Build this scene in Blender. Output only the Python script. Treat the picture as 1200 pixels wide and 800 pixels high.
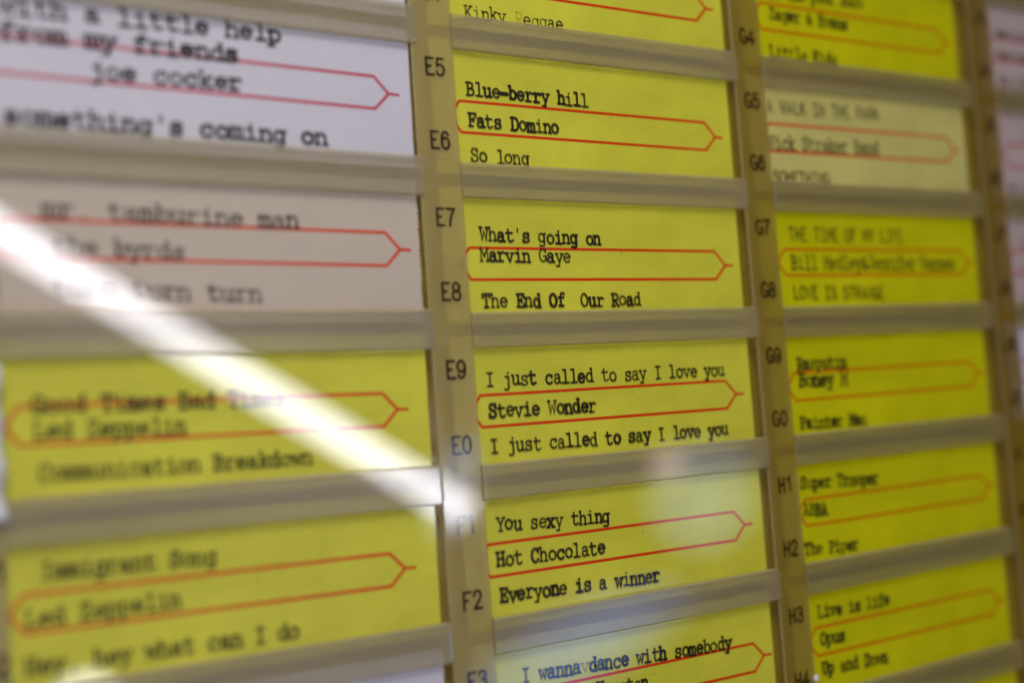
import bpy, math, random
from mathutils import Vector, Matrix
random.seed(7)
for _o in list(bpy.data.objects):
    bpy.data.objects.remove(_o)
scn = bpy.context.scene
COL = scn.collection

# ---------------------------------------------------------------- units
# Everything is laid out in "pitches" (one pitch = the 30 mm from one title card to the next).
# Panel space: x along a card, y down the panel, z away from the viewer; the card faces lie at z = 0.
S = 0.03
def V(x, y, z=0.0):
    return Vector((S * x, S * z, -S * y))
def D3(v):
    return Vector((v[0], v[2], -v[1]))

# ---------------------------------------------------------------- camera
RIGHT = (0.82425529, 0.07166624, -0.56166465)
DOWN = (-0.02786063, 0.99588947, 0.08618556)
FWD = (0.5655325, -0.05539057, 0.82286382)
cam_d = bpy.data.cameras.new('camera')
cam = bpy.data.objects.new('camera', cam_d)
COL.objects.link(cam)
r, u, b = D3(RIGHT), -D3(DOWN), -D3(FWD)
cam.matrix_world = Matrix.Translation(V(-4.68773, 2.57345, -7.30467)) @ Matrix(((r.x, u.x, b.x), (r.y, u.y, b.y), (r.z, u.z, b.z))).to_4x4()
cam_d.sensor_width = 36.0
cam_d.lens = 36.0 * 1542.84 / 1200.0
cam_d.clip_start = 0.005
cam_d.clip_end = 50.0
cam_d.dof.use_dof = True
cam_d.dof.focus_distance = 9.2 * S
cam_d.dof.aperture_fstop = 5.25
scn.camera = cam

# ---------------------------------------------------------------- world (a dim room) and lamps
w = bpy.data.worlds.new('World'); scn.world = w; w.use_nodes = True
bg = w.node_tree.nodes['Background']
_nt = w.node_tree                                     # paler wall on the left, darker room to the right
_tc = _nt.nodes.new('ShaderNodeTexCoord'); _sp = _nt.nodes.new('ShaderNodeSeparateXYZ'); _rp = _nt.nodes.new('ShaderNodeValToRGB')
_nt.links.new(_tc.outputs['Generated'], _sp.inputs[0]); _nt.links.new(_sp.outputs['X'], _rp.inputs['Fac'])
_rp.color_ramp.elements[0].position, _rp.color_ramp.elements[0].color = 0.42, (0.92, 0.88, 1.0, 1)
_rp.color_ramp.elements[1].position, _rp.color_ramp.elements[1].color = 0.64, (0.06, 0.045, 0.03, 1)
_nt.links.new(_rp.outputs['Color'], bg.inputs['Color'])
bg.inputs['Strength'].default_value = 0.27
scn.view_settings.view_transform = 'Standard'
scn.view_settings.look = 'None'
scn.view_settings.exposure = 0.0
scn.view_settings.gamma = 1.0

def area(name, pos, aim, sx, sy, radiance, color, up=(0, -1, 0), shape='RECTANGLE', spread=180):
    d = bpy.data.lights.new(name, 'AREA')
    d.shape = shape
    d.size, d.size_y = sx * S, sy * S
    k = math.pi / 4 if shape in ('DISK', 'ELLIPSE') else 1.0
    d.energy = radiance * math.pi * k * sx * sy * S * S
    d.color = color
    d.spread = math.radians(spread)
    o = bpy.data.objects.new(name, d); COL.objects.link(o)
    z = (V(*pos) - V(*aim)).normalized()              # a lamp shines along its -Z
    y = D3(up); y = (y - z * y.dot(z)).normalized()
    x = y.cross(z)
    o.matrix_world = Matrix.Translation(V(*pos)) @ Matrix(((x.x, y.x, z.x), (x.y, y.y, z.y), (x.z, y.z, z.z))).to_4x4()
    return o

# soft unseen light added at front left to brighten cards and fade rightward
area('added_front_light', (-5.5, -7.5, -9.0), (-0.6, 2.4, 0), 8, 7, 3.0, (1.0, 0.97, 0.89), spread=115)
def lamp_between(name, A, B, wide, aim, radiance, color, long=None, shape='RECTANGLE'):
    mid = tuple((a + c) / 2 for a, c in zip(A, B)); ln = math.dist(A, B)
    area(name, mid, aim, wide, long or ln, radiance, color, up=tuple((c - a) / ln for a, c in zip(A, B)), shape=shape)
# the ceiling's fluorescent tube, mirrored as the white streak
lamp_between('fluorescent_tube_lamp', (12.91, 4.02, -24.07), (0.4, -2.71, -19.72), 0.78, (-1.2, 2.0, 0), 17.0, (0.95, 0.93, 1.0))
# daylight from a window across the room, in nested ellipses for a soft edge (bright core, fainter surround), mirrored low in the middle
for k_, rad in ((0.36, 2.6), (0.64, 2.1), (0.95, 1.5)):
    lamp_between('window_lamp', (21.23, 6.72, -22.99), (22.95, 4.12, -21.57), 3.4 * k_, (1.5, 3.5, 0), rad, (0.55, 0.78, 1.0), 3.6 * k_, 'ELLIPSE')
for k_, rad in ((0.45, 4.2), (0.75, 3.0), (1.05, 1.4)):
    lamp_between('window_lamp', (21.31, 8.2, -22.57), (15.7, 10.8, -26.11), 2.4 * k_, (0.6, 4.6, 0), rad, (0.21, 0.42, 1.0), 7.2 * k_, 'ELLIPSE')
lamp_between('window_lamp', (16.59, 3.35, -26.56), (15.71, 5.97, -26.94), 1.4, (-.2, 3.0, 0), 3.2, (0.40, 0.58, 1.0), 3.0, 'ELLIPSE')
area('wall_lamp', (21.39, 4.36, -22.97), (1.3, 2.9, 0), 1.1, 0.9, 4.5, (1.0, 0.72, 0.6), shape='ELLIPSE')
area('spot_lamp', (6.06, 9.60, -30.63), (-2.5, 4.0, 0), 1.6, 1.3, 14.0, (1.0, 0.97, 0.95), shape='ELLIPSE')

# ---------------------------------------------------------------- materials
def new_mat(name):
    m = bpy.data.materials.new(name); m.use_nodes = True
    nt = m.node_tree
    return m, nt, nt.nodes['Principled BSDF']
def noise(nt, scale, detail=4.0, rough=0.6, stretch=None):
    tc = nt.nodes.new('ShaderNodeTexCoord')
    n = nt.nodes.new('ShaderNodeTexNoise')
    n.inputs['Scale'].default_value = scale
    n.inputs['Detail'].default_value = detail
    n.inputs['Roughness'].default_value = rough
    if stretch:
        mp = nt.nodes.new('ShaderNodeMapping'); mp.inputs['Scale'].default_value = stretch
        nt.links.new(tc.outputs['Object'], mp.inputs['Vector']); nt.links.new(mp.outputs['Vector'], n.inputs['Vector'])
    else:
        nt.links.new(tc.outputs['Object'], n.inputs['Vector'])
    return n
def ramp(nt, src, stops):
    rp = nt.nodes.new('ShaderNodeValToRGB')
    e = rp.color_ramp.elements
    e[0].position, e[0].color = stops[0][0], (*stops[0][1], 1)
    e[1].position, e[1].color = stops[-1][0], (*stops[-1][1], 1)
    for p, c in stops[1:-1]:
        q = e.new(p); q.color = (*c, 1)
    nt.links.new(src, rp.inputs['Fac'])
    return rp
def glossy_coat(bs, ior=1.62, rough=0.015):
    bs.inputs['Coat Weight'].default_value = 1.0
    bs.inputs['Coat Roughness'].default_value = rough
    bs.inputs['Coat IOR'].default_value = ior
    bs.inputs['Specular IOR Level'].default_value = 0.0

def paper_mat(name, c, mottled=0.14, speck=(0.22, 0.20, 0.06)):
    m, nt, bs = new_mat(name)
    lo = tuple(x * (1 - mottled) for x in c); hi = tuple(min(1, x * (1 + mottled)) for x in c)
    n1 = noise(nt, 60.0, 7.0, 0.62, (0.6, 1, 1))
    r1 = ramp(nt, n1.outputs['Fac'], [(0.3, lo), (0.7, hi)])
    n2 = noise(nt, 330.0, 2.0, 0.5)                                  # small foxing specks
    r2 = ramp(nt, n2.outputs['Fac'], [(0.735, (0, 0, 0)), (0.79, (0.6, 0.6, 0.6))])
    mx = nt.nodes.new('ShaderNodeMixRGB')
    nt.links.new(r2.outputs['Color'], mx.inputs['Fac']); nt.links.new(r1.outputs['Color'], mx.inputs['Color1'])
    mx.inputs['Color2'].default_value = (*speck, 1)
    nt.links.new(mx.outputs['Color'], bs.inputs['Base Color'])
    bs.inputs['Roughness'].default_value = 0.7
    glossy_coat(bs)
    return m

PAPER = {
    'yellow': paper_mat('yellow_paper', (0.61, 0.585, 0.048)),
    'deep': paper_mat('deep_yellow_paper', (0.56, 0.535, 0.004)),
    'pale': paper_mat('pale_yellow_paper', (0.58, 0.52, 0.16)),
    'white': paper_mat('white_paper', (0.60, 0.57, 0.65), 0.04, (0.5, 0.47, 0.5)),
    'beige': paper_mat('beige_paper', (0.54, 0.45, 0.37), 0.05, (0.4, 0.33, 0.25)),
    'pink': paper_mat('pinkish_white_paper', (0.52, 0.40, 0.38), 0.05, (0.4, 0.3, 0.3)),
}
def ink_mat(name, c, mottle=True):
    m, nt, bs = new_mat(name)
    bs.inputs['Base Color'].default_value = (*c, 1)
    bs.inputs['Roughness'].default_value = 0.6
    glossy_coat(bs)
    out = nt.nodes['Material Output']
    tr = nt.nodes.new('ShaderNodeBsdfTransparent'); mix = nt.nodes.new('ShaderNodeMixShader')
    at = nt.nodes.new('ShaderNodeAttribute'); at.attribute_name = 'ink'     # how much ink each key left
    n = noise(nt, 1500.0, 3.0, 0.7)
    mr = nt.nodes.new('ShaderNodeMapRange')
    mr.inputs['From Min'].default_value, mr.inputs['From Max'].default_value = 0.3, 0.55
    mr.inputs['To Min'].default_value, mr.inputs['To Max'].default_value = (0.72, 1.0) if mottle else (0.85, 1.0)
    mu = nt.nodes.new('ShaderNodeMath'); mu.operation = 'MULTIPLY'
    nt.links.new(n.outputs['Fac'], mr.inputs['Value'])
    nt.links.new(mr.outputs['Result'], mu.inputs[0]); nt.links.new(at.outputs['Fac'], mu.inputs[1])
    nt.links.new(mu.outputs[0], mix.inputs['Fac'])
    nt.links.new(tr.outputs[0], mix.inputs[1]); nt.links.new(bs.outputs[0], mix.inputs[2])
    nt.links.new(mix.outputs[0], out.inputs['Surface'])
    return m
INK = ink_mat('typewriter_ink', (0.022, 0.016, 0.010))
REDLINE = ink_mat('red_printing', (0.66, 0.045, 0.004), False)
ORANGELINE = ink_mat('orange_red_printing', (0.60, 0.12, 0.002), False)
PINKLINE = ink_mat('pinkish_red_printing', (0.52, 0.06, 0.09), False)
KEYINK = ink_mat('key_code_ink', (0.03, 0.012, 0.004), False)

def frosted(name, c, clear, hazy, mott, ior=1.62):
    """Milky plastic: part of the light passes straight through, part scatters, and the face is polished."""
    m, nt, bs = new_mat(name)
    nt.nodes.remove(bs)
    N, L_ = nt.nodes.new, nt.links.new
    n = noise(nt, 60.0, 5.0, 0.6, (0.35, 1, 1))
    rp = ramp(nt, n.outputs['Fac'], [(0.3, tuple(x * (1 - mott) for x in c)), (0.7, tuple(min(1, x * (1 + mott)) for x in c))])
    df = N('ShaderNodeBsdfDiffuse'); L_(rp.outputs['Color'], df.inputs['Color'])
    tr = N('ShaderNodeBsdfTransparent'); tr.inputs['Color'].default_value = (1.0, 0.97, 0.90, 1)
    rf = N('ShaderNodeBsdfRefraction'); rf.inputs['Roughness'].default_value = 0.6; rf.inputs['IOR'].default_value = 1.12
    m0 = N('ShaderNodeMixShader'); m0.inputs['Fac'].default_value = hazy
    L_(tr.outputs[0], m0.inputs[1]); L_(rf.outputs[0], m0.inputs[2])
    m1 = N('ShaderNodeMixShader'); m1.inputs['Fac'].default_value = clear
    L_(df.outputs[0], m1.inputs[1]); L_(m0.outputs[0], m1.inputs[2])
    gl = N('ShaderNodeBsdfGlossy'); gl.inputs['Roughness'].default_value = 0.02
    fr = N('ShaderNodeFresnel'); fr.inputs['IOR'].default_value = ior
    ge = N('ShaderNodeNewGeometry'); sub = N('ShaderNodeMath'); sub.operation = 'SUBTRACT'; sub.use_clamp = True
    L_(fr.outputs[0], sub.inputs[0]); L_(ge.outputs['Backfacing'], sub.inputs[1])
    m2 = N('ShaderNodeMixShader')
    L_(sub.outputs[0], m2.inputs['Fac']); L_(m1.outputs[0], m2.inputs[1]); L_(gl.outputs[0], m2.inputs[2])
    L_(m2.outputs[0], nt.nodes['Material Output'].inputs['Surface'])
    return m
# bounce and backlight painted into each holder's plastic, darker to the right
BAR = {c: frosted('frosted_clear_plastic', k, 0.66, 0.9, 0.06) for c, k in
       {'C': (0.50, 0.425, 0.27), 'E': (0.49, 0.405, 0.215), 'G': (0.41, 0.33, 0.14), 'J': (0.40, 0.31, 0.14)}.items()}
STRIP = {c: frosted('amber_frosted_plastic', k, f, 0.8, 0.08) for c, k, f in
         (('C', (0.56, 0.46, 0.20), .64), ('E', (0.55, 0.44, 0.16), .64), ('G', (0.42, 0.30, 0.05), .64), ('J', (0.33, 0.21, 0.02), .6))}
EDGE = frosted('sanded_plastic_edge', (0.50, 0.42, 0.23), 0.40, 0.8, 0.05, 1.02)
m, nt, bs = new_mat('brown_backing'); BACK = m
n = noise(nt, 40.0)
rp = ramp(nt, n.outputs['Fac'], [(0.3, (0.30, 0.21, 0.022)), (0.7, (0.38, 0.27, 0.03))])
nt.links.new(rp.outputs['Color'], bs.inputs['Base Color']); bs.inputs['Roughness'].default_value = 0.6
glossy_coat(bs)
m, nt, bs = new_mat('white_scrap_paper'); SCRAP = m
n = noise(nt, 90.0); rp = ramp(nt, n.outputs['Fac'], [(0.3, (0.70, 0.72, 0.74)), (0.7, (0.82, 0.82, 0.80))])
nt.links.new(rp.outputs['Color'], bs.inputs['Base Color']); bs.inputs['Roughness'].default_value = 0.5

# ---------------------------------------------------------------- object helpers
def mesh_obj(name, verts, faces, mat, parent=None, origin=(0, 0, 0), ink=None, smooth=False):
    o0 = V(*origin)
    me = bpy.data.meshes.new(name)
    me.from_pydata([V(*v) - o0 for v in verts], [], faces)
    me.materials.append(mat)
    if ink is not None:
        at = me.attributes.new('ink', 'FLOAT', 'POINT')
        at.data.foreach_set('value', ink)
    if smooth:
        me.polygons.foreach_set('use_smooth', [True] * len(me.polygons))
    me.update()
    o = bpy.data.objects.new(name, me); COL.objects.link(o)
    if parent is not None:
        o.parent = parent
    else:
        o.location = o0
    return o
def thing(name, label, cat, origin, group=None):
    o = bpy.data.objects.new(name, None); COL.objects.link(o)
    o.location = V(*origin); o.empty_display_size = 0.01
    o['label'] = label; o['category'] = cat
    if group: o['group'] = group
    return o

# ---------------------------------------------------------------- stroke lettering
def smooth_pts(p, n=6):
    if len(p) < 3: return p
    q = [p[0]] + list(p) + [p[-1]]
    out = []
    for i in range(1, len(q) - 2):
        a, b_, c, d = q[i - 1], q[i], q[i + 1], q[i + 2]
        for k in range(n):
            t = k / n
            out.append(tuple(0.5 * (2 * b_[j] + (c[j] - a[j]) * t + (2 * a[j] - 5 * b_[j] + 4 * c[j] - d[j]) * t * t + (3 * b_[j] - a[j] - 3 * c[j] + d[j]) * t ** 3) for j in (0, 1)))
    out.append(p[-1])
    return out
def arc(cx, cy, rx, ry, a0, a1, n=18):
    return [(cx + rx * math.cos(math.radians(a0 + (a1 - a0) * i / n)), cy + ry * math.sin(math.radians(a0 + (a1 - a0) * i / n))) for i in range(n + 1)]
def parse(spec):
    """l = straight line, c = smooth curve, a = arc, s = serif (left out in the sans face); cells are 10 wide, capitals 12 high."""
    out = []
    for part in spec.split(';'):
        kind, rest = part.strip()[0], part.strip()[1:].split()
        if kind == 'a':
            v = [float(x) for x in rest]
            out.append((False, arc(*v)))
        else:
            pts = [tuple(float(x) for x in q.split(',')) for q in rest]
            out.append((kind == 's', smooth_pts(pts) if kind == 'c' else pts))
    return out
GLYPH = {
'a': 'c 1.8,7 3,8.2 5,8.5 6.7,7.8 7.2,6 7.2,1.4 7.9,0.2 9.3,0.4;c 7.2,5 4.5,4.9 2.1,4.2 1.2,2.4 2,0.6 3.8,0 5.6,0.6 7.2,2.3',
'b': 's 0.6,12.5 2.3,12.5;l 2.3,12.5 2.3,0;a 5.5 4.25 3.3 4.2 0 360',
'c': 'a 5.2 4.25 3.9 4.2 42 320;s 8.3,8.3 8.3,5.8',
'd': 's 6.2,12.5 7.8,12.5;l 7.8,12.5 7.8,0.1;s 7.8,0.1 9.5,0.1;a 4.6 4.25 3.3 4.2 0 360',
'e': 'l 1.4,4.5 8.7,4.5;a 5 4.25 3.75 4.2 4 318',
'f': 's 1.5,0 7.2,0;l 1.3,8.3 7.8,8.3;c 4,0 4,6 4.1,10 4.9,12 6.6,12.6 8.6,11.8',
'g': 'a 4.4 4.4 3.3 4 0 360;s 9.3,8.3 7.7,8.3;l 7.7,8.3 7.7,-1;c 7.7,-1 7,-3.1 5,-3.8 1.8,-3.4',
'h': 's 0.5,12.5 2,12.5;l 2,12.5 2,0;s 0.5,0 3.6,0;c 2,5.8 3.4,7.9 5.4,8.5 7.2,7.7 7.8,5.5 7.8,0;s 6.2,0 9.4,0',
'i': 's 2,8.3 5.2,8.3;l 5.2,8.3 5.2,0;s 1.5,0 8.9,0;l 5,11.4 5.1,11.9',
'j': 's 3,8.3 6.5,8.3;l 6.5,8.3 6.5,-1;c 6.5,-1 6,-3 4.3,-3.7 1.8,-3.2;l 6.3,11.4 6.4,11.9',
'k': 's 0.7,12.5 2.3,12.5;l 2.3,12.5 2.3,0;s 0.7,0 3.9,0;l 2.3,3.6 7.6,8.3;s 5.9,8.3 9.2,8.3;l 4.1,5.2 8,0;s 6.2,0 9.5,0',
'l': 's 2,12.5 5.2,12.5;l 5.2,12.5 5.2,0;s 1.5,0 8.9,0',
'm': 's 0,8.3 1.4,8.3;l 1.4,8.3 1.4,0;s 0,0 2.8,0;c 1.4,6.4 2.6,8.2 4,8.3 5,6.8 5,0;s 4,0 6.2,0;c 5,6.4 6.2,8.2 7.7,8.3 8.6,6.8 8.6,0;s 7.5,0 10,0',
'n': 's 0.5,8.3 2,8.3;l 2,8.3 2,0;s 0.5,0 3.6,0;c 2,5.8 3.4,7.9 5.4,8.5 7.2,7.7 7.8,5.5 7.8,0;s 6.2,0 9.4,0',
'o': 'a 5 4.25 3.8 4.2 0 360',
'p': 's 0.4,8.3 2.1,8.3;l 2.1,8.3 2.1,-3.7;s 0.4,-3.7 4.3,-3.7;a 5.4 4.25 3.3 4.2 0 360',
'q': 'a 4.4 4.25 3.3 4.2 0 360;l 7.7,8.3 7.7,-3.7;s 6,-3.7 9.4,-3.7',
'r': 's 0.9,8.3 3.2,8.3;l 3.2,8.3 3.2,0;s 0.9,0 6.9,0;c 3.2,5 4.5,7.3 6.6,8.5 9,7.5',
's': 'c 7.9,6.8 6.6,8.2 4.6,8.5 2.5,7.8 1.9,6.3 3,5 5,4.4 7.2,3.8 8.2,2.3 7.4,0.7 5,0 2.7,0.4 1.6,1.7;s 7.9,8.5 7.9,6.2;s 1.6,0 1.6,2.4',
't': 'l 0.9,8.3 8.2,8.3;c 3.5,11.6 3.5,6 3.6,2 4.5,0.2 6.3,0 8.7,1.2',
'u': 's 0.4,8.3 2.1,8.3;c 2.1,8.3 2.1,5 2.1,2 3,0.3 4.6,0 6.4,0.7 7.8,2.4;s 6.1,8.3 7.8,8.3;l 7.8,8.3 7.8,0.2;s 7.8,0.2 9.5,0.2',
'v': 'l 1.5,8.3 5,0 8.5,8.3;s 0.1,8.3 3.4,8.3;s 6.6,8.3 9.9,8.3',
'w': 'l 1.1,8.3 2.8,0 5,6.5 7.2,0 8.9,8.3;s 0,8.3 2.8,8.3;s 7.2,8.3 10,8.3',
'x': 'l 1.5,8.3 8.4,0;l 8.4,8.3 1.5,0;s 0.3,8.3 3.6,8.3;s 6.4,8.3 9.6,8.3;s 0.2,0 3.5,0;s 6.4,0 9.8,0',
'y': 'l 1.5,8.3 5,0.5;l 8.5,8.3 3.6,-3.6;s 1,-3.6 5,-3.6;s 0.1,8.3 3.4,8.3;s 6.6,8.3 9.9,8.3',
'z': 'l 1.8,8.3 8,8.3 1.5,0 8.4,0;s 1.8,8.3 1.8,6.2;s 8.4,0 8.4,2.2',
'A': 'l 1.5,0 5,12 8.5,0;l 2.8,4 7.2,4;s 0,0 3.3,0;s 6.7,0 10,0;s 2.8,12 5,12',
'B': 'l 2.3,0 2.3,12;s 0.5,0 2.3,0;s 0.5,12 2.3,12;c 2.3,12 5.5,12 7.5,11 7.8,9 7,7.1 5.5,6.4 2.3,6.4;c 5.5,6.4 8,5.5 8.8,3.3 8,1 5.5,0 2.3,0',
'C': 'a 5.2 6 4 6.1 40 322;s 8.6,12 8.6,8.4',
'D': 'l 2.2,0 2.2,12;s 0.5,0 2.2,0;s 0.5,12 2.2,12;c 2.2,12 5,12 7.9,10.6 9,6 7.9,1.4 5,0 2.2,0',
'E': 'l 2.3,0 2.3,12;l 2.3,12 8.7,12;l 2.3,6.2 6.2,6.2;l 2.3,0 9,0;s 0.5,0 2.3,0;s 0.5,12 2.3,12;s 8.7,12 8.7,9.2;s 9,0 9,3;s 6.2,4.5 6.2,7.9',
'F': 'l 2.3,0 2.3,12;l 2.3,12 9,12;l 2.3,6.2 6.4,6.2;s 0.5,0 5.2,0;s 0.5,12 2.3,12;s 9,12 9,9;s 6.4,4.5 6.4,7.9',
'G': 'a 5 6 4 6.1 42 345;s 8.4,12 8.4,8.8;l 5.5,5.2 9,5.2;l 8.8,5.2 8.8,0.8',
'H': 'l 2,0 2,12;l 8,0 8,12;l 2,6.2 8,6.2;s 0.3,0 3.7,0;s 6.3,0 9.7,0;s 0.3,12 3.7,12;s 6.3,12 9.7,12',
'I': 'l 5,0 5,12;l 2,0 8,0;l 2,12 8,12',
'J': 's 4,12 9.5,12;c 7,12 7,4 6.3,1 4,0 1.8,0.8 1.2,3.5',
'K': 'l 2,0 2,12;s 0.4,0 3.8,0;s 0.4,12 3.8,12;l 2,4.5 8,12;s 6.2,12 9.6,12;l 4,6.8 8.4,0;s 6.5,0 9.9,0',
'L': 'l 2.6,0 2.6,12;l 2.6,0 8.8,0;s 0.6,0 2.6,0;s 0.6,12 5,12;s 8.8,0 8.8,3.4',
'M': 'l 1.3,0 1.3,12 5,4.5 8.7,12 8.7,0;s 0,0 2.8,0;s 7.2,0 10,0;s 0,12 1.3,12;s 8.7,12 10,12',
'N': 'l 1.8,0 1.8,12 8,0 8,12;s 0.2,0 3.4,0;s 0.2,12 1.8,12;s 6.5,12 9.7,12',
'O': 'a 5 6 4 6.1 0 360',
'P': 'l 2.3,0 2.3,12;s 0.5,0 5.2,0;s 0.5,12 2.3,12;c 2.3,12 5.5,12 8.1,11 8.6,8.7 7.8,6.4 5.5,5.4 2.3,5.4',
'R': 'l 2.3,0 2.3,12;s 0.5,0 4.4,0;s 0.5,12 2.3,12;c 2.3,12 5.5,12 8,11 8.5,8.8 7.6,6.6 5.5,5.7 2.3,5.7;l 5,5.6 8.4,0;s 8.4,0 9.9,0',
'S': 'c 8,9.2 7,11.4 4.8,12.1 2.6,11.3 1.8,9 2.9,7 5,6.2 7.4,5.2 8.5,3 7.4,0.7 5,-0.1 2.6,0.6 1.5,2.8;s 8.2,12 8.2,8.6;s 1.4,0 1.4,3.3',
'T': 'l 5,0 5,12;l 1,12 9,12;s 2.8,0 7.2,0;s 1,12 1,9;s 9,12 9,9',
'U': 's 0.3,12 3.7,12;s 6.3,12 9.7,12;c 2,12 2,5 2.5,1.4 5,-0.1 7.5,1.4 8,5 8,12',
'V': 'l 1.3,12 5,0 8.7,12;s 0,12 3,12;s 7,12 10,12',
'W': 'l 1,12 2.7,0 5,8.5 7.3,0 9,12;s -0.2,12 2.7,12;s 7.3,12 10.2,12',
'Y': 'l 1.4,12 5,5.8 8.6,12;l 5,5.8 5,0;s 2.9,0 7.1,0;s 0,12 3,12;s 7,12 10,12',
'Z': 'l 1.8,12 8.2,12 1.5,0 8.6,0;s 1.8,12 1.8,9;s 8.6,0 8.6,3',
'0': 'a 5 6 3.6 6 0 360', '1': 'l 2.4,9.6 5.6,12 5.6,0',
'2': 'c 1.6,9 2.6,11.4 5,12.1 7.5,11 8,8.7 6.6,5.8 1.6,0;l 1.6,0 8.5,0',
'3': 'c 1.8,9.6 2.8,11.5 5,12 7.4,11 7.9,9 7,7.1 4.6,6.3;c 4.6,6.3 7.4,5.5 8.4,3.4 7.4,0.9 5,-0.1 2.6,0.6 1.5,2.8',
'4': 'l 6.6,0 6.6,12 1.2,3.4 9,3.4',
'5': 'l 8,12 2.7,12 2.1,6.4;c 2.1,6.4 3.4,7.4 5,7.7 7.5,6.7 8.5,3.9 7.4,1 4.8,-0.1 2.5,0.6 1.4,2.6',
'6': 'c 7.9,9.8 6.8,11.6 5,12 2.6,10.4 1.6,6 1.8,3.4;a 5.1 3.9 3.4 4 0 360',
'7': 'l 1.4,12 8.4,12;c 8.4,12 6,8 4.4,4 3.8,0',
'8': 'a 5 9.1 3 2.9 0 360;a 5 3.1 3.6 3.2 0 360',
'9': 'a 4.9 8.1 3.4 3.9 0 360;c 8.3,8.2 8.4,5.8 7.4,1.6 5,0 3,0.4 2,2.2',
'&': 'c 8.8,0 3.5,7.2 3.2,9.4 4.6,10.6 6,9.4 5.5,7.5 2.4,4.6 1.6,2.4 2.6,0.5 4.6,0 6.8,1.4 8.2,4.8',
"'": 'l 5.2,12.6 5,9.4', '.': 'l 4.7,0.5 5.3,0.5', ',': 'l 5.2,0.9 4.2,-2.2', '=': 'l 1,5.3 9.2,5.3;l 1,4 9.2,4', '-': 'l 1.5,4.6 8.5,4.6',
}
GLYPH = {k: parse(v) for k, v in GLYPH.items()}

class Ink:
    """Collects inked strokes as flat ribbons in panel space."""
    def __init__(self, z): self.v, self.f, self.k, self.z = [], [], [], z
    def stroke(self, pts, wdt, dens=1.0, jit=0.0, closed=False):
        if len(pts) < 2: return
        hw = wdt / 2; n = len(pts)
        self.z -= 0.00004
        L, R_ = [], []
        ph = random.random() * 6.28
        for i in range(n):
            if closed:
                a, c = pts[i - 1], pts[(i + 1) % n]
            else:
                a, c = pts[max(i - 1, 0)], pts[min(i + 1, n - 1)]
            d1 = (pts[i][0] - a[0], pts[i][1] - a[1]); d2 = (c[0] - pts[i][0], c[1] - pts[i][1])
            l1, l2 = math.hypot(*d1), math.hypot(*d2)
            if l1 < 1e-9: d1, l1 = d2, l2
            if l2 < 1e-9: d2, l2 = d1, l1
            if l1 < 1e-9: continue
            d1 = (d1[0] / l1, d1[1] / l1); d2 = (d2[0] / l2, d2[1] / l2)
            nx, ny = -(d1[1] + d2[1]), d1[0] + d2[0]
            ln_ = math.hypot(nx, ny) or 1.0
            nx, ny = nx / ln_, ny / ln_
            cosh = max(0.45, -d1[1] * nx + d1[0] * ny)
            h = hw / cosh * (1 + jit * math.sin(ph + i * 1.7) + jit * random.uniform(-.5, .5))
            L.append((pts[i][0] + nx * h, pts[i][1] + ny * h)); R_.append((pts[i][0] - nx * h, pts[i][1] - ny * h))
        n = len(L)
        b0 = len(self.v)
        for p, q in zip(L, R_):
            self.v += [(p[0], p[1], self.z), (q[0], q[1], self.z)]
        for i in range(n - 1):
            self.f.append((b0 + 2 * i, b0 + 2 * i + 1, b0 + 2 * i + 3, b0 + 2 * i + 2))
        if closed:
            self.f.append((b0 + 2 * n - 2, b0 + 2 * n - 1, b0 + 1, b0))
        else:
            for end in (0, n - 1):
                c0 = pts[0] if end == 0 else pts[-1]
                p, q = (L[end], R_[end]) if end == 0 else (R_[end], L[end])
                a0 = math.atan2(p[1] - c0[1], p[0] - c0[0])
                ids = [b0 + 2 * end if end == 0 else b0 + 2 * end + 1]
                for k in range(1, 5):
                    an = a0 + math.pi * k / 5
                    ids.append(len(self.v)); self.v.append((c0[0] + hw * math.cos(an), c0[1] + hw * math.sin(an), self.z))
                ids.append(b0 + 2 * end + 1 if end == 0 else b0 + 2 * end)
                self.f.append(tuple(ids))
        self.k += [dens] * (len(self.v) - b0)
    def glyph(self, ch, o, ex, ey, wdt, dens, sans=False, jit=0.0):
        for ser, pts in GLYPH.get(ch, []):
            if ser and sans: continue
            self.stroke([(o[0] + ex[0] * x + ey[0] * y, o[1] + ex[1] * x + ey[1] * y) for x, y in pts], wdt * (0.97 if ser else 1.0), dens, jit)
    def line(self, s, A, B, rise=1.04, wdt=1.25, dens=1.0, sans=False, faint=(), wob=1.0):
        n = len(s)
        ex0 = ((B[0] - A[0]) / n / 10, (B[1] - A[1]) / n / 10)
        m0 = math.hypot(*ex0)
        for i, ch in enumerate(s):
            if ch == ' ': continue
            th = math.atan2(ex0[1], ex0[0]) + random.gauss(0, 0.013) * wob
            ex = (m0 * math.cos(th), m0 * math.sin(th)); ey = (m0 * rise * math.sin(th), -m0 * rise * math.cos(th))
            o = (A[0] + ex0[0] * 10 * i + random.gauss(0, 0.25) * m0 * wob, A[1] + ex0[1] * 10 * i + random.gauss(0, 0.32) * m0 * wob)
            wv = wdt * m0 * (1 + random.uniform(-.20, .28) * wob)
            dn = min(1.0, dens * (1 + (random.uniform(.80, 1.08) - 1) * wob))
            if i in faint: wv *= 0.6; dn *= 0.45
            self.glyph(ch, o, ex, ey, wv, dn, sans, 0.07 * wob)
    def build(self, name, mat, parent, origin):
        return mesh_obj(name, self.v, self.f, mat, parent, origin, ink=self.k)

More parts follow.
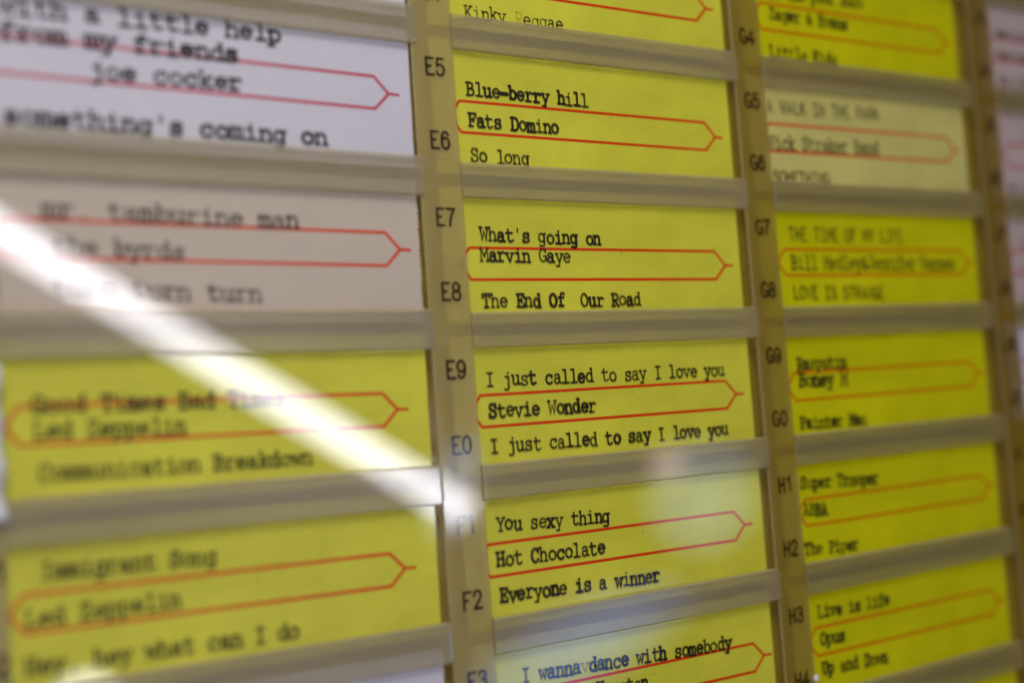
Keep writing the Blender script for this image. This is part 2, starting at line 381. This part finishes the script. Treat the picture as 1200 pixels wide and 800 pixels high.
# ---------------------------------------------------------------- the panel
W, P = 2.6118, 2.9083                       # a divider bar's length and the distance between two columns
COLX = {'C': -P, 'E': 0.0, 'G': P, 'J': 2 * P + 0.09}
TILT = {'C': (-0.0558, 0.0118), 'E': (0, 0), 'G': (0.0041, -0.0038), 'J': (0.0, -0.004)}   # each holder hangs a little differently
def place(c, x, y):
    dy, a = TILT[c]
    return (COLX[c] + x - a * (y - 2), y + dy + a * x)

def panel_sheet():
    x0, x1, y0, y1 = -7.0, 10.5, -3.5, 8.5
    v = [(x0, y0, .09), (x1, y0, .09), (x1, y1, .09), (x0, y1, .09), (x0, y0, .25), (x1, y0, .25), (x1, y1, .25), (x0, y1, .25)]
    f = [(3, 2, 1, 0), (4, 5, 6, 7), (0, 1, 5, 4), (1, 2, 6, 5), (2, 3, 7, 6), (3, 0, 4, 7)]
    o = mesh_obj('backing_panel', v, f, BACK, None, (0, 2.5, .1))
    o['kind'] = 'structure'; o['label'] = 'dark brown backing panel showing in the slits beside the columns'; o['category'] = 'panel'
panel_sheet()

def loft(profile, xs, cfun, seg_jit=0.0):
    """Sweeps a (y, z) profile along x; returns verts, faces of a closed solid."""
    v, f = [], []
    n = len(profile)
    for (x, grow) in xs:
        cy = sum(p[0] for p in profile) / n; cz = sum(p[1] for p in profile) / n
        for y, z in profile:
            px, py = cfun(x, cy + (y - cy) * grow)
            v.append((px, py, cz + (z - cz) * grow))
    for i in range(len(xs) - 1):
        for k in range(n):
            a, b_ = i * n + k, i * n + (k + 1) % n
            f.append((a, b_, b_ + n, a + n))
    f.append(tuple(range(n - 1, -1, -1))); f.append(tuple((len(xs) - 1) * n + k for k in range(n)))
    return v, f
TEXTS = [
   ('E', 0, 'Kinky Reggae', 0.132, -0.116, 0.965, -0.117),
   ('E', 1, 'Blue=berry hill', 0.102, -0.587, 1.137, -0.579),
   ('E', 1, 'Fats Domino', 0.098, -0.372, 0.859, -0.367),
   ('E', 1, 'So long', 0.099, -0.135, 0.581, -0.133),
   ('E', 2, "What's going on", 0.132, -0.6, 1.158, -0.587),
   ('E', 2, 'Marvin Gaye', 0.121, -0.462, 0.877, -0.461),
   ('E', 2, 'The End Of  Our Road', 0.115, -0.153, 1.483, -0.149),
   ('E', 3, 'I just called to say I love you', 0.095, -0.627, 2.253, -0.609),
   ('E', 3, 'Stevie Wonder', 0.101, -0.42, 1.004, -0.411),
   ('E', 3, 'I just called to say I love you', 0.091, -0.185, 2.239, -0.166),
   ('E', 4, 'You sexy thing', 0.099, -0.671, 1.051, -0.633),
   ('E', 4, 'Hot Chocolate', 0.079, -0.441, 0.987, -0.423),
   ('E', 4, 'Everyone is a winner', 0.085, -0.21, 1.462, -0.17),
   ('E', 5, 'I wannavdance with somebody', 0.215, -0.666, 2.1, -0.593),
   ('E', 5, 'Whitney Houston', 0.294, -0.507, 1.277, -0.447),
   ('C', 1, 'with a little help', 0.016, -0.802, 1.685, -0.81),
   ('C', 1, 'from my friends', 0.009, -0.66, 1.396, -0.658),
   ('C', 1, 'joe cocker', 0.488, -0.485, 1.407, -0.486),
   ('C', 1, "something's coming on", 0.005, -0.195, 1.955, -0.186),
   ('C', 2, 'mr. tamburine man', 0.186, -0.687, 1.726, -0.655),
   ('C', 2, 'the byrds', 0.231, -0.49, 0.989, -0.458),
   ('C', 2, 'turn turn turn', 0.223, -0.255, 1.45, -0.209),
   ('C', 3, 'Good Times Bad Times', 0.08, -0.62, 1.563, -0.584),
   ('C', 3, 'Led Zeppelin', 0.081, -0.487, 0.937, -0.457),
   ('C', 3, 'Communication Breakdown', 0.096, -0.257, 1.713, -0.22),
   ('C', 4, 'Immigrant Song', 0.083, -0.735, 1.072, -0.701),
   ('C', 4, 'Led Zeppelin', -0.009, -0.492, 0.85, -0.488),
   ('C', 4, 'Hey, hey what can I do', -0.021, -0.244, 1.558, -0.202),
   ('G', 0, 'In the year 2525', 0.142, -0.613, 1.287, -0.664),
   ('G', 0, 'Zager & Evans', 0.141, -0.439, 1.067, -0.445),
   ('G', 0, 'Little Kids', 0.11, -0.125, 0.901, -0.119),
   ('G', 1, 'A WALK IN THE PARK', 0.029, -0.668, 1.378, -0.693),
   ('G', 1, 'Nick Straker Band', 0.009, -0.375, 1.325, -0.397),
   ('G', 1, 'SOMETHING', 0.035, -0.107, 0.69, -0.115),
   ('G', 2, 'THE TIME OF MY LIFE', 0.153, -0.645, 1.538, -0.654),
   ('G', 2, 'Bill Medley&Jennifer Warnes', 0.154, -0.416, 2.194, -0.422),
   ('G', 2, 'LOVE IS STRANGE', 0.146, -0.182, 1.233, -0.171),
   ('G', 3, 'Rasputin', 0.127, -0.619, 0.701, -0.617),
   ('G', 3, 'Boney M', 0.13, -0.484, 0.693, -0.474),
   ('G', 3, 'Painter Man', 0.106, -0.156, 0.883, -0.142),
   ('G', 4, 'Super Trooper', 0.051, -0.692, 0.965, -0.654),
   ('G', 4, 'ABBA', 0.057, -0.479, 0.332, -0.464),
   ('G', 4, 'The Piper', 0.035, -0.176, 0.653, -0.154),
   ('G', 5, 'Live is life', 0.123, -0.675, 0.974, -0.669),
   ('G', 5, 'Opus', 0.127, -0.47, 0.413, -0.455),
   ('G', 5, 'Up and Down', 0.118, -0.244, 0.887, -0.217),
]

def solid(name, v, f, mat, parent=None, origin=(0, 0, 0), smooth=False):
    o = mesh_obj(name, v, f, mat, parent, origin, smooth=smooth)
    import bmesh
    bm = bmesh.new(); bm.from_mesh(o.data)
    bmesh.ops.recalc_face_normals(bm, faces=bm.faces[:])
    bm.to_mesh(o.data); bm.free()
    return o

HB = 0.1175
# a flat polished face (segment 2) between two sanded chamfers
PROF = [(-HB, -.016), (-HB, -.040), (-HB + .009, -.048), (HB - .009, -.048), (HB, -.040), (HB, -.016)]
def sand_edges(o, keep):
    """Gives every face but those looking straight out of the panel the sanded material."""
    o.data.materials.append(EDGE)
    for p in o.data.polygons:
        if abs(p.normal.y) < 0.97: p.material_index = 1

ROWS = {'C': range(-1, 7), 'E': range(-1, 7), 'G': range(-1, 7), 'J': range(-1, 6)}
KEYS = {'C': (['C3', 'C4', 'C5', 'C6', 'C7', 'C8', 'C9', 'C0', 'D1', 'D2', 'D3', 'D4'], -1),
        'E': (['E3', 'E4', 'E5', 'E6', 'E7', 'E8', 'E9', 'E0', 'F1', 'F2', 'F3', 'F4'], -1),
        'G': (['G3', 'G4', 'G5', 'G6', 'G7', 'G8', 'G9', 'G0', 'H1', 'H2', 'H3', 'H4', 'H5'], -1),
        'J': (['J3', 'J4', 'J5', 'J6', 'J7', 'J8', 'J9', 'J0', 'K1', 'K2'], -1)}
HOLDER_LABEL = {
    'C': 'frosted card holder with the white and beige cards, cut off by the left edge',
    'E': 'frosted plastic card holder marked E4 to F3, in sharp focus between two blurred columns',
    'G': 'blurred amber card holder marked G4 to H4 along its left strip',
    'J': 'most blurred card holder, brownish with pinkish white cards, cut off by the right edge'}
for c in 'CEGJ':
    h = thing('card_holder', HOLDER_LABEL[c], 'card holder', (COLX[c], 2.5, 0), 'card holders standing side by side on the panel')
    org = (COLX[c], 2.5, 0)
    xl, xr = -.318, (-.078 if c == 'C' else -.004)
    prof = [(xl, -.018), (xl, -.032), (xl + .004, -.036), (xr - .004, -.036), (xr, -.032), (xr, -.018)]
    v, f = [], []
    ys = [-2.2 + .5 * i for i in range(19)]
    for y in ys:
        for x, z in prof:
            px, py = place(c, x, y); v.append((px, py, z))
    n = len(prof)
    for i in range(len(ys) - 1):
        for k in range(n):
            a, b_ = i * n + k, i * n + (k + 1) % n
            f.append((a, b_, b_ + n, a + n))
    f.append(tuple(range(n))); f.append(tuple(len(v) - n + k for k in range(n)))
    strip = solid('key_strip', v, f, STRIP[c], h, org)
    sand_edges(strip, 0)
    names, _ = KEYS[c]
    for i, nm in enumerate(names):
        row = (i + 1) // 2 - 0.0
        y = (-.69, -.2)[i % 2] + (i // 2)
        ik = Ink(-.0363)
        ex = .0082
        x = -.232 + random.gauss(0, .002)
        for j, ch in enumerate(nm):
            o = place(c, x + j * .083, y)
            ik.glyph(ch, o, (ex, 0), (0, -.0092), (.0195 if c in 'GJ' else .0182) * random.uniform(.94, 1.06), 1.0, True)
        ik.build('key_code', KEYINK, strip, org)
    for j in ROWS[c]:
        bx0 = -.095 if c == 'C' else 0.0
        xs = [(bx0, 1.0)] + [(.012 + (W - .03) * k / 6, 1.0) for k in range(1, 6)] + [(W - .022, 1.0), (W - .007, .95), (W, .80)]
        v, f = loft(PROF, xs, lambda x, y: place(c, x, (y * 1.09 + .012 if c == 'C' else y) + j))
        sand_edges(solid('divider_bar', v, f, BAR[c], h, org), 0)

# (column, row): paper, colour of the printed frame, frame dx, top y, bottom y, tilt, label
CARDS = {
 ('C', 0): ('white', PINKLINE, 0, -.60, -.40, 0, 'sliver of a white card above the topmost bar at the upper left'),
 ('C', 1): ('white', PINKLINE, .045, -.622, -.412, .004, 'white card typed "with a little help from my friends" in large letters'),
 ('C', 2): ('beige', REDLINE, .065, -.612, -.400, .006, 'faded beige card typed "mr. tamburine man" with a perforated right edge'),
 ('C', 3): ('yellow', REDLINE, -.02, -.590, -.382, .012, 'yellow card typed "Good Times Bad Times", directly under the beige card'),
 ('C', 4): ('yellow', REDLINE, -.03, -.590, -.388, .014, 'yellow card typed "Immigrant Song" at the lower left'),
 ('C', 5): ('white', PINKLINE, 0, -.60, -.40, .01, 'blank corner of a white card below the "Immigrant Song" card'),
 ('E', 0): ('yellow', REDLINE, .012, -.545, -.333, 0, 'yellow card typed "Kinky Reggae", cut off by the top edge beside key E4'),
 ('E', 1): ('yellow', REDLINE, .003, -.541, -.328, 0, 'yellow card typed "Blue=berry hill" and "So long" beside keys E5 and E6'),
 ('E', 2): ('yellow', REDLINE, .0, -.551, -.338, 0, 'yellow card typed "What\'s going on" beside keys E7 and E8'),
 ('E', 3): ('yellow', REDLINE, .005, -.567, -.358, .001, 'yellow card typed "I just called to say I love you" twice'),
 ('E', 4): ('yellow', REDLINE, -.016, -.584, -.372, .006, 'yellow card typed "You sexy thing" beside keys F1 and F2'),
 ('E', 5): ('yellow', REDLINE, .074, -.592, -.385, .008, 'yellow card typed "I wanna dance with somebody" beside key F3'),
 ('E', 6): ('yellow', REDLINE, 0, -.57, -.36, 0, ''),
 ('G', 0): ('deep', ORANGELINE, .02, -.571, -.356, -.008, 'deep yellow card typed "In the year 2525" beside key G4'),
 ('G', 1): ('pale', REDLINE, .0, -.597, -.377, -.012, 'pale yellow card typed "A WALK IN THE PARK" beside keys G5 and G6'),
 ('G', 2): ('deep', ORANGELINE, .056, -.583, -.376, -.004, 'deep yellow card typed "THE TIME OF MY LIFE" beside keys G7 and G8'),
 ('G', 3): ('deep', ORANGELINE, .045, -.598, -.382, -.001, 'deep yellow card typed "Painter Man" beside keys G9 and G0'),
 ('G', 4): ('deep', ORANGELINE, .045, -.599, -.396, .004, 'deep yellow card typed "Super Trooper" beside keys H1 and H2'),
 ('G', 5): ('deep', ORANGELINE, .04, -.604, -.390, .004, 'deep yellow card typed "Live is life" beside keys H3 and H4'),
 ('G', 6): ('deep', ORANGELINE, .04, -.60, -.39, .004, 'deep yellow card with only its top corner showing at the lower right'),
 ('J', 0): ('pink', PINKLINE, .03, -.59, -.38, 0, 'whitish card with dark typing at the upper right corner, beside the key J4'),
 ('J', 1): ('pink', PINKLINE, .10, -.59, -.38, 0, 'pinkish white card second from the top at the right edge, beside keys J5 and J6'),
 ('J', 2): ('pink', PINKLINE, .03, -.59, -.38, 0, 'pinkish white card third from the top at the right edge, beside keys J7 and J8'),
 ('J', 3): ('white', PINKLINE, .03, -.59, -.38, 0, 'narrow edge of a whitish card at the right edge, beside keys J9 and J0'),
 ('J', 4): ('pink', PINKLINE, .03, -.59, -.38, 0, ''),
}
EXTRA = [('J', 0, 'Americana x', .10, -.60, .9, -.60), ('J', 0, 'dancing kids', .10, -.40, .9, -.40), ('J', 0, 'in a hurry', .10, -.16, .8, -.16),
         ('J', 1, 'hello you', .40, -.62, 1.1, -.62), ('J', 1, 'misters', .10, -.13, .8, -.13), ('J', 2, 'la la la', .14, -.62, .9, -.62), ('J', 2, 'you & me', .14, -.40, .8, -.40), ('J', 2, 'in time', .14, -.13, .8, -.13)]
# (weight, ink) of each card's ribbon and whether it was typed in a plain face
STYLE = {('C', 1): (1.9, 1.0), ('C', 2): (1.8, .62), ('C', 3): (1.9, .97), ('C', 4): (1.9, .97), ('G', 1): (1.6, .95), ('G', 2): (1.55, .95), ('G', 0): (2.2, 1.0),
         ('G', 3): (2.4, 1.0), ('G', 4): (2.3, 1.0), ('G', 5): (2.3, 1.0), ('E', 0): (1.35, .85), ('J', 0): (1.6, .95), ('J', 1): (1.2, .6), ('J', 2): (1.2, .55)}
SANS = {'A WALK IN THE PARK', 'SOMETHING', 'THE TIME OF MY LIFE', 'LOVE IS STRANGE'}
TALL = {'THE TIME OF MY LIFE': 1.15, 'LOVE IS STRANGE': 1.08, 'Bill Medley&Jennifer Warnes': 1.15, 'A WALK IN THE PARK': 1.08, 'Nick Straker Band': 1.1, 'Little Kids': 1.08, 'In the year 2525': 1.08}
TALL_CARD = {('C', 1): .80, ('C', 2): .84, ('C', 3): .95, ('C', 4): .95}
FAINT = {'I wannavdance with somebody': (7,), 'Kinky Reggae': (6,)}

for (c, r_), (pap, lm, dx, yt, yb, tl, lab) in CARDS.items():
    if not lab: continue
    cx, cy = place(c, 1.18, r_ - .5)
    org = (cx, cy, .005)
    t = thing('title_card', lab, 'title card', org, 'title cards slotted into the holders')
    # paper: a thin sheet whose edges run under the bars and the key strip
    x0, x1 = -.165, W - .092 + random.uniform(-.012, .012)
    y0, y1 = r_ - 1 + .040, r_ - .040
    if c == 'C': x1 = W - .055 + random.uniform(-.006, .006)
    sk = random.uniform(-.003, .003)
    outline = [(x0, y0)]
    nx = 10
    outline += [(x0 + (x1 - x0) * i / nx, y0 + .002 * math.sin(i * 1.3 + r_)) for i in range(1, nx)]
    if (c, r_) == ('C', 2):                                   # torn off a perforated sheet
        k = 52
        outline += [(x1 + (.005 if i % 2 else -.005) + random.uniform(-.005, .005), y0 + (y1 - y0) * i / k) for i in range(k + 1)]
    else:
        k = 8
        outline += [(x1 + sk * (i / k - .5) + random.uniform(-.0012, .0012), y0 + (y1 - y0) * i / k) for i in range(k + 1)]
    outline += [(x1 - (x1 - x0) * i / nx, y1 + .002 * math.sin(i * 1.1 + r_)) for i in range(1, nx)]
    outline += [(x0, y1)]
    pts = [place(c, x, y) for x, y in outline]
    n = len(pts)
    v = [(x, y, 0.0) for x, y in pts] + [(x, y, .009) for x, y in pts]
    f = [tuple(range(n)), tuple(range(2 * n - 1, n - 1, -1))] + [(i, i + n, (i + 1) % n + n, (i + 1) % n) for i in range(n)]
    solid('paper', v, f, PAPER[pap], t, org)
    # the printed frame: a long box with pointed ends and little ticks
    ik = Ink(-.0010)
    hw = .0200
    mid_ = (yt + yb) / 2
    def pt(x, y):
        return place(c, x + dx, r_ + y - tl * (2.25 - x) * .5 + .0)
    lx = -.12 if (c, r_) in (('C', 1), ('C', 2)) else 0.0
    rad = [(.042 + lx, yt), (2.248, yt), (2.352, mid_), (2.248, yb), (.042 + lx, yb), (-.040 + lx, mid_)]
    ik.stroke([pt(*q) for q in rad], hw, 1.0, .04, closed=True)
    ik.stroke([pt(2.352, mid_), pt(2.425, mid_ + .002)], hw * .95, .92)
    ik.stroke([pt(-.040 + lx, mid_), pt(-.113 + lx, mid_)], hw * .95, .92)
    ik.build('printed_frame', lm, t, org)
    # the typing
    ik = Ink(-.0045)
    wgt, dens = STYLE.get((c, r_), (2.3, 1.0))
    got = False
    for (tc, tr_, s, ax, ay, bx, by) in TEXTS + EXTRA:
        if (tc, tr_) != (c, r_): continue
        got = True
        A_ = (COLX[c] + ax, r_ + ay); B_ = (COLX[c] + bx, r_ + by)
        ik.line(s, A_, B_, 1.04 * TALL.get(s, TALL_CARD.get((c, r_), 1.0)), wgt * random.uniform(.92, 1.08), dens, s in SANS, FAINT.get(s, ()), .5 if c == 'C' or (c, r_) in (('G', 1), ('G', 2)) else 1.0)
    if got:
        ik.build('typed_lettering', INK, t, org)

# a crumpled scrap of white paper stuck on the left column's strip
random.seed(3)
sx, sy = -3.03, 2.52
v, f = [], []
nx, ny = 6, 16
for i in range(ny + 1):
    for k in range(nx + 1):
        edge = .014 * math.sin(i * 1.3) * (k == nx)
        v.append((sx - .30 + .33 * k / nx + edge, sy - .42 + .84 * i / ny, -.062 - .012 * random.random() - .012 * math.sin(i * .9 + k)))
m_ = len(v)
v += [(x, y, z + .006) for x, y, z in v]
for i in range(ny):
    for k in range(nx):
        a = i * (nx + 1) + k
        f.append((a, a + 1, a + nx + 2, a + nx + 1)); f.append((m_ + a, m_ + a + nx + 1, m_ + a + nx + 2, m_ + a + 1))
rim = [k for k in range(nx + 1)] + [i * (nx + 1) + nx for i in range(1, ny + 1)] + [ny * (nx + 1) + k for k in range(nx - 1, -1, -1)] + [i * (nx + 1) for i in range(ny - 1, 0, -1)]
for a, b_ in zip(rim, rim[1:] + rim[:1]):
    f.append((a, b_, b_ + m_, a + m_))
o = solid('paper_scrap', v, f, SCRAP, None, (sx, sy, -.06), smooth=True)
o['label'] = 'crumpled scrap of white paper at the left edge beside the "Good Times Bad Times" card'; o['category'] = 'paper scrap'

# a small raised white dot on the strip beside key H4
v, f = [], []
ox, oy = 2.905, 4.758
for i in range(5):
    a = math.radians(90 * i / 4)
    for k in range(14):
        b_ = math.radians(360 * k / 14)
        rr = .026 * math.cos(a) if i < 4 else .0005
        v.append((ox + rr * math.cos(b_), oy + rr * 1.15 * math.sin(b_), -.050 - .018 * math.sin(a)))
for i in range(4):
    for k in range(14):
        f.append((i * 14 + k, i * 14 + (k + 1) % 14, (i + 1) * 14 + (k + 1) % 14, (i + 1) * 14 + k))
f.append(tuple(range(14))); f.append(tuple(56 + k for k in range(14)))
o = solid('white_dot', v, f, SCRAP, None, (ox, oy, -.05), smooth=True)
o['label'] = 'tiny round white dot right beside key H4'; o['category'] = 'paint drop'
